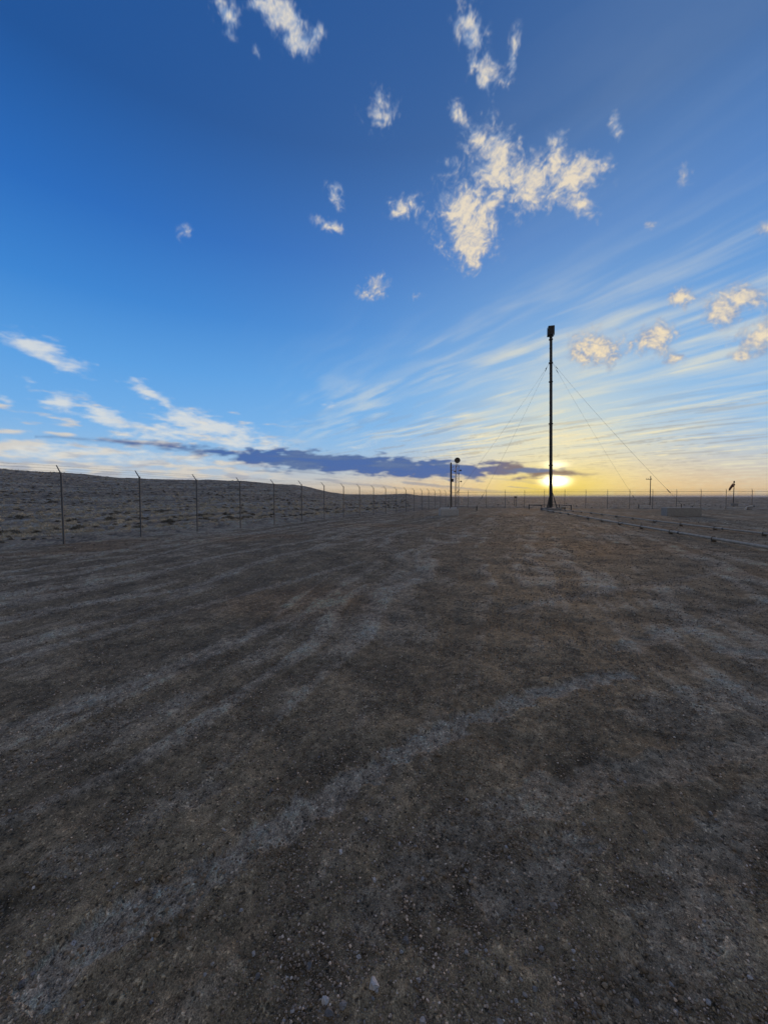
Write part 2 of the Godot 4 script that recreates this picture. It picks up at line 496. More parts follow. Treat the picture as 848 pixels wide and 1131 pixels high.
func soil(x: float, d: float, r: float, pos: PackedVector3Array, col: PackedColorArray) -> void:
	var o := outside(x, d)
	var h := broad_height(x, d)
	var big := n_big.get_noise_2d(x * 1.3, d * 1.3)
	var mid := n_mid.get_noise_2d(x, d)
	var fine := n_fine.get_noise_2d(x, d)
	var c: Vector3
	if o < 0.0:
		var rt := rut(x, d)
		var track := rt.x
		# streaks left by wheels and by grading, running along the yard
		var sw := n_big.get_noise_2d(x * 0.35, d * 0.35) * 1.6
		var cross := x * 0.94 - d * 0.34 + sw
		var along := x * 0.34 + d * 0.94
		var streaky := n_mid.get_noise_2d(cross * 2.6, along * 0.10 + 40.0)
		var wide := n_mid.get_noise_2d(cross * 0.55 + 9.0, along * 0.06 - 70.0)
		var dry := smooth(-0.02, 0.5, streaky * 0.62 + wide * 0.55 + big * 0.2 + mid * 0.3)
		dry = clampf(dry * 0.7 + track * 0.85, 0.0, 1.0)
		dry = clampf(dry + fine * 0.16, 0.0, 1.0)
		c = Vector3(0.53, 0.425, 0.262).lerp(Vector3(1.0, 0.875, 0.665), dry)
		var rusty := smooth(0.1, 0.5, n_big.get_noise_2d(x * 0.8 + 500.0, d * 0.8))
		c = c.lerp(Vector3(c.x * 1.12, c.y * 0.98, c.z * 0.86), rusty)
		var speck := n_fine.get_noise_2d(x * 3.1 + 17.0, d * 3.1)
		var clump := n_mid.get_noise_2d(x * 2.3 - 31.0, d * 2.3)
		c *= 1.0 + fine * 0.3 + speck * 0.25 + (mid * 0.36 + clump * 0.28) * (1.0 - 0.7 * track)
		# clods and wheel-pressed crust
		var crack := 0.0
		if track > 0.1 and r < 14.0:
			crack = smooth(-1.0, -0.93, n_crack.get_noise_2d(x, d)) - 1.0
			if r < 7.0 and rt.y > -500.0:
				crack -= smooth(0.45, 0.8, sin(rt.y * 66.0)) * 0.4
			c *= 1.0 + crack * 0.3 * track
		h += mid * 0.010 * (1.0 - track * 0.8) + fine * 0.0025 * (1.0 - track * 0.6)
		h += streaky * 0.016 + crack * 0.007 * track - track * 0.012 + 0.010 * exp(-pow((track - 0.3) / 0.18, 2.0)) * (0.6 + clump) + clump * 0.006 * (1.0 - track)
	else:
		var band := n_mid.get_noise_2d(x * 0.05 + o * 0.02, o * 0.20)
		var patch := n_mid.get_noise_2d(x * 0.16, d * 0.16)
		var straw := smooth(-0.15, 0.35, band * 0.9 + patch * 0.5 + big * 0.15 - 0.06)
		straw = maxf(straw, 0.9 * exp(-pow((o - 8.0 - patch * 2.0) / 1.6, 2.0)) * smooth(-0.3, 0.2, big))
		c = Vector3(0.62, 0.51, 0.36).lerp(Vector3(1.0, 0.87, 0.66), straw * (1.0 - 0.7 * exp(-o / 3.0)))
		c *= 1.0 + fine * 0.8 + mid * 0.6
		h += (fine * 0.03 + mid * 0.05) * smooth(0.0, 3.0, o)
	pos.append(Vector3(x, h, -d))
	col.append(Color(maxf(c.x, 0.02), maxf(c.y, 0.02), maxf(c.z, 0.02)))

func ground_ring(k: int) -> void:
	var r := g_rad[k]
	var pos := PackedVector3Array()
	var col := PackedColorArray()
	for a in g_ang:
		soil(sin(a) * r, cos(a) * r, r, pos, col)
	g_pos[k] = pos
	g_col[k] = col

func ground_y(x: float, d: float) -> float:
	return broad_height(x, d) + (0.0 if outside(x, d) < 0.0 else n_mid.get_noise_2d(x, d) * 0.05 * smooth(0.0, 3.0, outside(x, d)))

func fine_y(x: float, d: float) -> float:
	var pos := PackedVector3Array()
	var col := PackedColorArray()
	soil(x, d, Vector2(x, d).length(), pos, col)
	return pos[0].y

func build_ground() -> void:
	n_big = noise(0.11, 4, 3)
	n_mid = noise(0.75, 4, 8)
	n_fine = noise(9.0, 4, 19)
	n_fine.fractal_gain = 0.6
	n_crack = noise(21.0, 1, 4, FastNoiseLite.TYPE_CELLULAR)
	n_crack.cellular_return_type = FastNoiseLite.RETURN_DISTANCE2_SUB
	n_crack.domain_warp_enabled = true
	n_crack.domain_warp_frequency = 9.0
	n_crack.domain_warp_amplitude = 0.03
	for t in [
		[[[60, 1075], [130, 1025], [250, 945], [380, 868], [440, 834], [510, 797], [600, 762], [690, 742]], 0.12, 1.0],
		[[[420, 1000], [500, 935], [560, 890], [700, 850], [860, 815]], 0.16, 0.5], [[[540, 985], [600, 955], [650, 930]], 0.13, 0.7],
		[[[690, 1131], [720, 1060], [770, 960], [848, 880]], 0.14, 0.5], [[[0, 760], [90, 735], [220, 690], [330, 655], [430, 625]], 0.14, 0.7, 0.8],
		[[[-60, 680], [40, 662], [170, 645], [280, 612], [400, 592], [470, 580]], 0.17, 0.85, 0.8], [[[-60, 648], [60, 630], [190, 600], [300, 583], [430, 566]], 0.17, 0.95, 0.8],
		[[[-40, 618], [60, 612], [160, 606], [240, 594], [330, 580], [430, 568]], 0.24, 0.8], [[[425, 583], [470, 588], [528, 594]], 0.16, 0.9], [[[440, 578], [500, 585], [560, 590]], 0.14, 0.6],
		[[[160, 600], [260, 583], [360, 572], [440, 564], [520, 560]], 0.5, 0.6], [[[800, 716], [848, 722], [900, 728]], 0.16, 0.9], [[[620, 690], [720, 665], [848, 640]], 0.16, 0.5, 0.8],
		[[[0, 850], [80, 815], [200, 770]], 0.16, 0.45], [[[60, 960], [140, 915], [230, 870]], 0.10, 0.45], [[[430, 700], [440, 650], [450, 620], [420, 600]], 0.4, 0.35], [[[730, 790], [800, 775], [848, 765]], 0.3, 0.4],
	]:
		var pts := PackedVector2Array()
		for q in t[0]:
			pts.append(on_ground(q[0], q[1]))
		# two wheels leave two tracks
		for off in ([0.0] if t.size() < 4 else [-t[3], t[3]]):
			var line := PackedVector2Array()
			for i in pts.size():
				var w := (pts[mini(i + 1, pts.size() - 1)] - pts[maxi(i - 1, 0)]).normalized()
				line.append(pts[i] + Vector2(w.y, -w.x) * off)
			var bb := Rect2(line[0], Vector2.ZERO)
			for q in line:
				bb = bb.expand(q)
			tracks.append({"p": line, "w": t[1], "k": t[2], "bb": bb.grow(t[1] * 1.7)})
	var a := -180.0
	while a < 180.0:
		g_ang.append(deg_to_rad(a))
		a += 0.22 if absf(a) < 52.0 else (0.6 if absf(a) < 75.0 else 3.0)
	var r := 0.35
	while r < 9500.0:
		g_rad.append(r)
		r *= 1.007 if r < 6.0 else 1.010 if r < 90.0 else (1.018 if r < 500.0 else 1.10)
	g_pos.resize(g_rad.size())
	g_col.resize(g_rad.size())
	var job := WorkerThreadPool.add_group_task(ground_ring, g_rad.size())
	WorkerThreadPool.wait_for_group_task_completion(job)
	var n := g_ang.size()
	var pos := PackedVector3Array()
	var col := PackedColorArray()
	pos.append(Vector3(0, broad_height(0, 0), 0))
	col.append(Color(0.12, 0.11, 0.1))
	for k in g_rad.size():
		pos.append_array(g_pos[k])
		col.append_array(g_col[k])
	g_pos = []
	g_col = []
	var yard := PackedInt32Array()
	var wild := PackedInt32Array()
	for j in n:
		yard.append_array(PackedInt32Array([0, 1 + j, 1 + (j + 1) % n]))
	for k in g_rad.size() - 1:
		var b0 := 1 + k * n
		var b1 := b0 + n
		for j in n:
			var j1 := (j + 1) % n
			var p := pos[b0 + j]
			var six := PackedInt32Array([b0 + j, b1 + j, b1 + j1, b0 + j, b1 + j1, b0 + j1])
			if outside(p.x, -p.z) < 0.0:
				yard.append_array(six)
			else:
				wild.append_array(six)
	var nor := PackedVector3Array()
	nor.resize(pos.size())
	for k in g_rad.size():
		for j in n:
			var i := 1 + k * n + j
			var up := i + n if k < g_rad.size() - 1 else i
			var dn := i - n if k > 0 else i
			var l := 1 + k * n + (j + n - 1) % n
			var rr := 1 + k * n + (j + 1) % n
			nor[i] = (pos[rr] - pos[l]).cross(pos[dn] - pos[up]).normalized() * -1.0
			if nor[i].y < 0.0:
				nor[i] = -nor[i]
	nor[0] = Vector3.UP
	for which in [["ground", yard, M.dirt], ["hillside", wild, M.dirt]]:
		var remap := {}
		var p2 := PackedVector3Array()
		var n2 := PackedVector3Array()
		var c2 := PackedColorArray()
		var u1 := PackedVector2Array()
		var u2 := PackedVector2Array()
		var idx := PackedInt32Array()
		var map := PackedInt32Array()
		map.resize(pos.size())
		map.fill(-1)
		for i in which[1]:
			if map[i] < 0:
				map[i] = p2.size()
				var q := pos[i]
				p2.append(q)
				n2.append(nor[i])
				c2.append(col[i])
				u1.append(Vector2(q.x, q.z) / 2.3)
				u2.append(Vector2(q.x * 0.8 - q.z * 0.6, q.x * 0.6 + q.z * 0.8) / 1.37)
			idx.append(map[i])
		var arr := []
		arr.resize(Mesh.ARRAY_MAX)
		arr[Mesh.ARRAY_VERTEX] = p2
		arr[Mesh.ARRAY_NORMAL] = n2
		arr[Mesh.ARRAY_COLOR] = c2
		arr[Mesh.ARRAY_TEX_UV] = u1
		arr[Mesh.ARRAY_TEX_UV2] = u2
		arr[Mesh.ARRAY_INDEX] = idx
		var mesh := ArrayMesh.new()
		mesh.add_surface_from_arrays(Mesh.PRIMITIVE_TRIANGLES, arr)
		var o := part_mesh(which[0], mesh, which[2], self)
		o.set_meta("kind", "structure")

func dirt_material() -> StandardMaterial3D:
	var m := StandardMaterial3D.new()
	m.vertex_color_use_as_albedo = true
	m.roughness = 0.85
	m.metallic_specular = 0.35
	var size := 1024
	var im := noise(0.03, 6, 71).get_seamless_image(size, size)
	im.convert(Image.FORMAT_L8)
	var h := im.get_data()
	var g := RandomNumberGenerator.new()
	g.seed = 9
	for i in h.size():
		h[i] = clampi(112 + int((h[i] - 128) * 0.16) + g.randi_range(-34, 34), 0, 255)
	for i in 42000:
		var cx := g.randi_range(0, size - 1)
		var cy := g.randi_range(0, size - 1)
		var rad := 0.7 + 2.6 * pow(g.randf(), 5.0)
		var sx := g.randf_range(0.7, 1.6)
		var skew := g.randf_range(-0.6, 0.6)
		var lift := g.randi_range(50, 150) if g.randf() < 0.40 else g.randi_range(-95, -30)
		var b := ceili(rad * 1.3)
		for y in range(-b, b + 1):
			for x in range(-b, b + 1):
				var q := x + skew * y
				if q * q * sx + y * y / sx <= rad * rad:
					var k := posmod(cy + y, size) * size + posmod(cx + x, size)
					h[k] = clampi(h[k] + lift, 0, 255)
	var hm := Image.create_from_data(size, size, false, Image.FORMAT_L8, h)
	var rgb := PackedByteArray()
	rgb.resize(h.size() * 3)
	for i in h.size():
		var v := clampf(0.34 + h[i] / 255.0 * 0.90, 0.0, 1.0)
		rgb[i * 3] = int(v * 255)
		rgb[i * 3 + 1] = int(v * 252)
		rgb[i * 3 + 2] = int(v * 250)
	m.albedo_texture = ImageTexture.create_from_image(Image.create_from_data(size, size, false, Image.FORMAT_RGB8, rgb))
	hm.convert(Image.FORMAT_RGBA8)
	var nm: Image = hm.duplicate()
	nm.bump_map_to_normal_map(5.0)
	m.normal_enabled = true
	m.normal_texture = ImageTexture.create_from_image(nm)
	m.normal_scale = 0.7
	m.detail_enabled = true
	m.detail_blend_mode = BaseMaterial3D.BLEND_MODE_MUL
	m.detail_uv_layer = BaseMaterial3D.DETAIL_UV_2
	var dt := noise(0.02, 6, 72).get_seamless_image(512, 512)
	dt.convert(Image.FORMAT_L8)
	var dd := dt.get_data()
	for i in dd.size():
		dd[i] = clampi(222 + int((dd[i] - 128) * 0.3) + g.randi_range(-60, 60), 0, 255)
	m.detail_albedo = ImageTexture.create_from_image(Image.create_from_data(512, 512, false, Image.FORMAT_L8, dd))
	return m

# ---------------------------------------------------------------- stones, scrub
func stone_mesh(seed_: int, flat := 0.7) -> ArrayMesh:
	var g := RandomNumberGenerator.new()
	g.seed = seed_
	var rings := 4
	var segs := 7
	var st := begin()
	st.set_smooth_group(-1)
	var cut := []
	for i in 10:
		cut.append([Vector3(g.randf_range(-1, 1), g.randf_range(-1, 1), g.randf_range(-1, 1)).normalized(), g.randf_range(0.42, 0.82)])
	var v := []
	for i in rings + 1:
		var row := []
		for j in segs:
			var t := PI * i / rings
			var f := TAU * (j + 0.5 * (i % 2)) / segs
			var p := Vector3(sin(t) * cos(f), cos(t), sin(t) * sin(f))
			for c in cut:
				var over: float = p.dot(c[0]) - c[1]
				if over > 0.0:
					p -= c[0] * over
			row.append(Vector3(p.x * 0.5, p.y * 0.5 * flat, p.z * 0.42) * (1.0 + g.randf_range(-0.05, 0.05) * sin(t)))
		v.append(row)
	for i in rings:
		for j in segs:
			var k := (j + 1) % segs
			if i > 0:
				tri(st, v[i][j], v[i][k], v[i + 1][j])
			if i < rings - 1:
				tri(st, v[i][k], v[i + 1][k], v[i + 1][j])
	st.generate_normals()
	return st.commit()

func scatter(called: String, mesh: Mesh, m: Material, xf: Array, tint: Array, label: String, category: String) -> void:
	var mm := MultiMesh.new()
	mm.transform_format = MultiMesh.TRANSFORM_3D
	mm.use_colors = true
	mm.mesh = mesh
	mm.instance_count = xf.size()
	for i in xf.size():
		mm.set_instance_transform(i, xf[i])
		mm.set_instance_color(i, tint[i])
	var o := MultiMeshInstance3D.new()
	o.name = numbered(called)
	o.multimesh = mm
	o.material_override = m
	o.set_meta("kind", "stuff")
	tag(o, label, category)
	add_child(o)

func stone_tint(g: RandomNumberGenerator) -> Color:
	var v := 0.10 + 0.24 * pow(g.randf(), 1.5)
	if g.randf() < 0.10:
		v = g.randf_range(0.36, 0.75)
	var w := g.randf_range(0.12, 0.32)
	return Color(v * (1.0 + w), v, v * (1.0 - w))

func yard_y(x: float, d: float) -> float:
	var sw := n_big.get_noise_2d(x * 0.35, d * 0.35) * 1.6
	return broad_height(x, d) + n_mid.get_noise_2d(x, d) * 0.010 + n_mid.get_noise_2d((x * 0.94 - d * 0.34 + sw) * 2.6, (x * 0.34 + d * 0.94) * 0.10 + 40.0) * 0.016

func build_gravel() -> void:
	var g := RandomNumberGenerator.new()
	g.seed = 77
	var shapes := []
	for i in 5:
		shapes.append(stone_mesh(100 + i, [0.6, 0.75, 0.5, 0.85, 0.65][i]))
	for s in 5:
		var xf := []
		var tint := []
		for i in 80000:
			var r := 0.6 * pow(60.0, g.randf())
			var a := deg_to_rad(g.randf_range(-62.0, 62.0))
			var x := sin(a) * r
			var d := cos(a) * r
			if outside(x, d) > -0.3:
				continue
			if n_mid.get_noise_2d(x * 0.7 + 60.0, d * 0.7) < g.randf_range(-0.7, 0.2):
				continue
			if r < 6.0 and rut(x, d).x > 0.45 and g.randf() < 0.75:
				continue
			var size := (0.0032 + 0.010 * pow(g.randf(), 5.0)) * (1.0 + 0.13 * r + 0.04 * maxf(r - 3.0, 0.0))
			var b := Basis(Vector3.UP, g.randf() * TAU) * Basis(Vector3.RIGHT, g.randf_range(-0.5, 0.5))
			xf.append(Transform3D(b.scaled(Vector3.ONE * size), Vector3(x, yard_y(x, d) + size * 0.12, -d)))
			tint.append(stone_tint(g))
		scatter("gravel", shapes[s], M.stone, xf, tint, "fine loose gravel strewn over the dark dirt of the yard", "gravel")
	# lumps of the soil itself
	for s in 2:
		var xf := []
		var tint := []
		for i in 26000:
			var r := 0.6 * pow(60.0, g.randf())
			var a := deg_to_rad(g.randf_range(-62.0, 62.0))
			var x := sin(a) * r
			var d := cos(a) * r
			if outside(x, d) > -0.3 or n_mid.get_noise_2d(x * 1.1 - 30.0, d * 1.1) < g.randf_range(-0.25, 0.5):
				continue
			var size := (0.008 + 0.022 * pow(g.randf(), 3.0)) * (1.0 + 0.07 * maxf(r - 2.0, 0.0))
			var b := Basis(Vector3.UP, g.randf() * TAU) * Basis(Vector3.RIGHT, g.randf_range(-0.5, 0.5))
			xf.append(Transform3D(b.scaled(Vector3(size, size * 0.7, size)), Vector3(x, yard_y(x, d) + size * 0.05, -d)))
			var v := g.randf_range(0.7, 1.5)
			tint.append(Color(0.20 * v, 0.155 * v, 0.10 * v))
		scatter("clods", shapes[s + 1], M.stone, xf, tint, "small crumbled clods of dark soil strewn over the yard", "soil")
	# stones one could pick up, each a thing of its own
	var own := []
	for q in [[413, 1089, 0.042, 0.49], [359, 1108, 0.030, 0.42], [376, 945, 0.024, 0.49], [413, 973, 0.022, 0.36], [396, 1058, 0.024, 0.34], [378, 1113, 0.030, 0.18], [364, 1121, 0.034, 0.16], [611, 999, 0.040, 0.22],
			[247, 916, 0.022, 0.36], [323, 1115, 0.018, 0.40], [280, 1056, 0.018, 0.32], [447, 1040, 0.028, 0.15], [663, 937, 0.030, 0.26], [299, 872, 0.030, 0.10], [341, 1067, 0.030, 0.15], [168, 1037, 0.016, 0.34], [235, 1066, 0.016, 0.3], [317, 1080, 0.016, 0.42],
			[404, 908, 0.022, 0.24], [515, 884, 0.022, 0.3], [441, 932, 0.020, 0.26], [784, 897, 0.024, 0.28], [467, 970, 0.022, 0.28], [633, 1050, 0.018, 0.36], [828, 1083, 0.02, 0.34], [552, 1128, 0.024, 0.28], [467, 1128, 0.026, 0.28], [24, 1085, 0.03, 0.16], [448, 1040, 0.03, 0.12], [519, 971, 0.022, 0.26]]:
		own.append([on_ground(q[0], q[1]), q[2], q[3]])
	for i in 90:
		var p := on_ground(g.randf_range(10, 838), 640.0 + 490.0 * sqrt(g.randf()))
		var size := g.randf_range(0.008, 0.018) * (1.0 + 0.18 * p.length())
		own.append([p, size, g.randf_range(0.12, 0.34)])
	var seen := 0
	for q in own:
		var p: Vector2 = q[0]
		var o := MeshInstance3D.new()
		o.name = numbered("stone")
		o.mesh = shapes[g.randi_range(0, 4)]
		var v: float = q[2]
		o.material_override = M.stones[clampi(int(v * 12.0), 0, 5)]
		var size: float = q[1]
		o.transform = Transform3D((Basis(Vector3.UP, g.randf() * TAU) * Basis(Vector3.RIGHT, g.randf_range(-0.3, 0.3))).scaled(Vector3(size, size * g.randf_range(0.8, 1.1), size) * 1.15), Vector3(p.x, fine_y(p.x, p.y) + size * 0.10, -p.y))
		if seen == 0:
			tag(o, "pale blocky stone, largest and whitest of those lying on the dirt", "stone", "loose stones on the yard")
		elif seen == 7:
			tag(o, "flat grey pointed stone lying beside the pale dried mud patch", "stone", "loose stones on the yard")
		elif v > 0.3:
			tag(o, "small pale stone lying loose on the dark dirt", "stone", "loose stones on the yard")
		elif v > 0.2:
			tag(o, "small mid grey stone lying loose on the dark dirt", "stone", "loose stones on the yard")
		else:
			tag(o, "small dark brown stone lying loose on the dark dirt", "stone", "loose stones on the yard")
		add_child(o)
		seen += 1

func brush_mesh(seed_: int, leaves: int, tall: float, thin: float) -> ArrayMesh:
	var g := RandomNumberGenerator.new()
	g.seed = seed_
	var st := begin()
	st.set_smooth_group(-1)
	for i in leaves:
		var a := g.randf() * TAU
		var t := sqrt(g.randf())
		var root := Vector3(cos(a), 0, sin(a)) * t * 0.22
		var tip := Vector3(cos(a) * t * 0.55, tall * (1.0 - 0.55 * t * t) * g.randf_range(0.5, 1.0), sin(a) * t * 0.55)
		tip += Vector3(g.randf_range(-0.1, 0.1), 0, g.randf_range(-0.1, 0.1))
		var mid := root.lerp(tip, g.randf_range(0.35, 0.75))
		var side := (tip - root).cross(Vector3(g.randf_range(-1, 1), g.randf_range(-1, 1), g.randf_range(-1, 1))).normalized() * thin
		tri(st, root, mid + side, tip)
		tri(st, root, tip, mid - side * g.randf_range(0.2, 1.0))
	st.generate_normals()
	return st.commit()

func build_scrub() -> void:
	var g := RandomNumberGenerator.new()
	g.seed = 5
	for kind in 4:
		var grass := kind >= 2
		var mesh := brush_mesh(30 + kind, 70, 0.62 if not grass else 0.8, 0.07 if not grass else 0.025)
		var xf := []
		var tint := []
		for i in (7000 if not grass else 24000):
			var r := 14.0 * pow(42.0, pow(g.randf(), 0.75))
			var a := deg_to_rad(g.randf_range(-75.0, 62.0))
			if a > deg_to_rad(4.0) and g.randf() < 0.5:
				continue
			var x := sin(a) * r
			var d := cos(a) * r
			var o := outside(x, d)
			if o < 1.2:
				continue
			var band := n_mid.get_noise_2d(x * 0.05 + o * 0.02, o * 0.20) * 0.9 + n_mid.get_noise_2d(x * 0.16, d * 0.16) * 0.5
			if (band < g.randf_range(-0.25, 0.3)) == grass:
				continue
			var s := g.randf_range(0.14, 0.5) if not grass else g.randf_range(0.18, 0.42)
			s *= (1.0 + r * 0.0016) * (1.0 if a < deg_to_rad(4.0) else 0.6)
			if o < 4.0:
				s *= 0.5
			xf.append(Transform3D(Basis(Vector3.UP, g.randf() * TAU).scaled(Vector3(s, s * g.randf_range(0.6, 1.0), s)), Vector3(x, ground_y(x, d) - 0.03, -d)))
			var v := g.randf_range(0.7, 1.3)
			tint.append(Color(0.19 * v, 0.165 * v, 0.115 * v) if not grass else Color(0.60 * v, 0.52 * v, 0.38 * v))
		scatter("sagebrush" if not grass else "dry_grass", mesh, M.leaf, xf, tint, ["low dark sagebrush dotted over the hillside beyond the fence", "rounder dark scrub dotted over the hillside beyond the fence", "pale dry grass tufts in bands beyond the fence", "thin pale dry grass tufts beyond the fence"][kind], "sagebrush" if not grass else "grass")

# ---------------------------------------------------------------- fence
func mesh_panel_shape(w: float, h: float) -> ArrayMesh:
	# chain-link: two sets of diagonal wires
	var st := begin()
	var step := 0.085
	var r := 0.0021
	for s in [-1.0, 1.0]:
		var c := -h
		while c < w:
			var a := Vector2(c, 0.0)
			var b := Vector2(c + h, h)
			if a.x < 0.0:
				a = Vector2(0.0, -c)
			if b.x > w:
				b = Vector2(w, w - c)
			if s < 0.0:
				a.x = w - a.x
				b.x = w - b.x
			if a.distance_to(b) > 0.03:
				tube(st, Vector3(a.x, a.y, s * 0.002), Vector3(b.x, b.y, s * 0.002), r, r, 3, false)
			c += step * 1.414
	st.generate_normals()
	return st.commit()

func fence_run(called: String, start: Vector2, step: Vector2, first: int, last: int, rail: bool, lean: float, label: String) -> void:
	var f := thing(called, Vector3.ZERO, label, "fence")
	var dir := step.normalized()
	var out := Vector2(-dir.y, dir.x)           # away from the yard
	var panel := mesh_panel_shape(step.length(), 2.05)
	var angle := atan2(dir.y, dir.x)
	var ends := []
	for i in range(first, last + 1):
		var p := start + step * i
		var y := ground_y(p.x, p.y)
		var base := Vector3(p.x, y - 0.1, -p.y)
		var tilt := Vector3(rng.randf_range(-0.015, 0.015), 0.0, rng.randf_range(-0.015, 0.015))
		var elbow := Vector3(p.x, y + 2.36, -p.y) + tilt
		var corner := i == first or i == last
		var st := begin()
		tube(st, base, elbow, 0.029 if not corner else 0.04, 0.029 if not corner else 0.04, 8)
		var post := part("post", st, M.galvanised, f)
		var arm_end := elbow + Vector3(out.x, 0.0, -out.y) * 0.26 * lean + Vector3(0, 0.27, 0)
		st = begin()
		tube(st, elbow - Vector3(0, 0.02, 0), arm_end, 0.021, 0.017, 6)
		part("barb_arm", st, M.galvanised, post)
		st = begin()
		tube(st, elbow - Vector3(0, 0.05, 0), elbow + Vector3(0, 0.03, 0), 0.037, 0.033, 8)
		part("cap", st, M.galvanised, post)
		ends.append([elbow, arm_end, base])
	for k in 3:
		for i in ends.size() - 1:
			var t := (k + 1) / 3.0 - 0.05
			var a: Vector3 = ends[i][0].lerp(ends[i][1], t)
			var b: Vector3 = ends[i + 1][0].lerp(ends[i + 1][1], t)
			var st := begin()
			var m := (a + b) * 0.5 - Vector3(0, 0.015, 0)
			tube(st, a, m, 0.003, 0.003, 3, false)
			tube(st, m, b, 0.003, 0.003, 3, false)
			for j in 18:
				var q := a.lerp(b, (j + 0.5) / 18.0) - Vector3(0, 0.012, 0)
				var v := Vector3(rng.randf_range(-1, 1), rng.randf_range(-1, 1), rng.randf_range(-1, 1)).normalized() * 0.022
				tube(st, q - v, q + v, 0.0016, 0.0016, 3, false)
			part("barbed_wire", st, M.wire, f)
	for i in ends.size() - 1:
		var a: Vector3 = ends[i][2]
		var o := part_mesh("wire_mesh", panel, M.wire, f)
		var slope: float = (ends[i + 1][2].y - a.y) / step.length()
		o.transform = Transform3D(Basis(Vector3(dir.x, slope, -dir.y), Vector3.UP, Vector3(-dir.y, 0, -dir.x)), a + Vector3(0, 0.16, 0))
		var st := begin()
		var top := Vector3(0, -0.08 if rail else -0.2, 0)
		tube(st, ends[i][0] + top, ends[i + 1][0] + top, 0.022 if rail else 0.003, 0.022 if rail else 0.003, 6 if rail else 3, false)
		part("top_rail" if rail else "tension_wire", st, M.galvanised, f)

# ---------------------------------------------------------------- the stack and its lines
func at_px(px: float, py: float, d: float) -> Vector3:
	var r := ray(px, py)
	return Vector3(0, EYE, 0) + r * (d / -r.z)

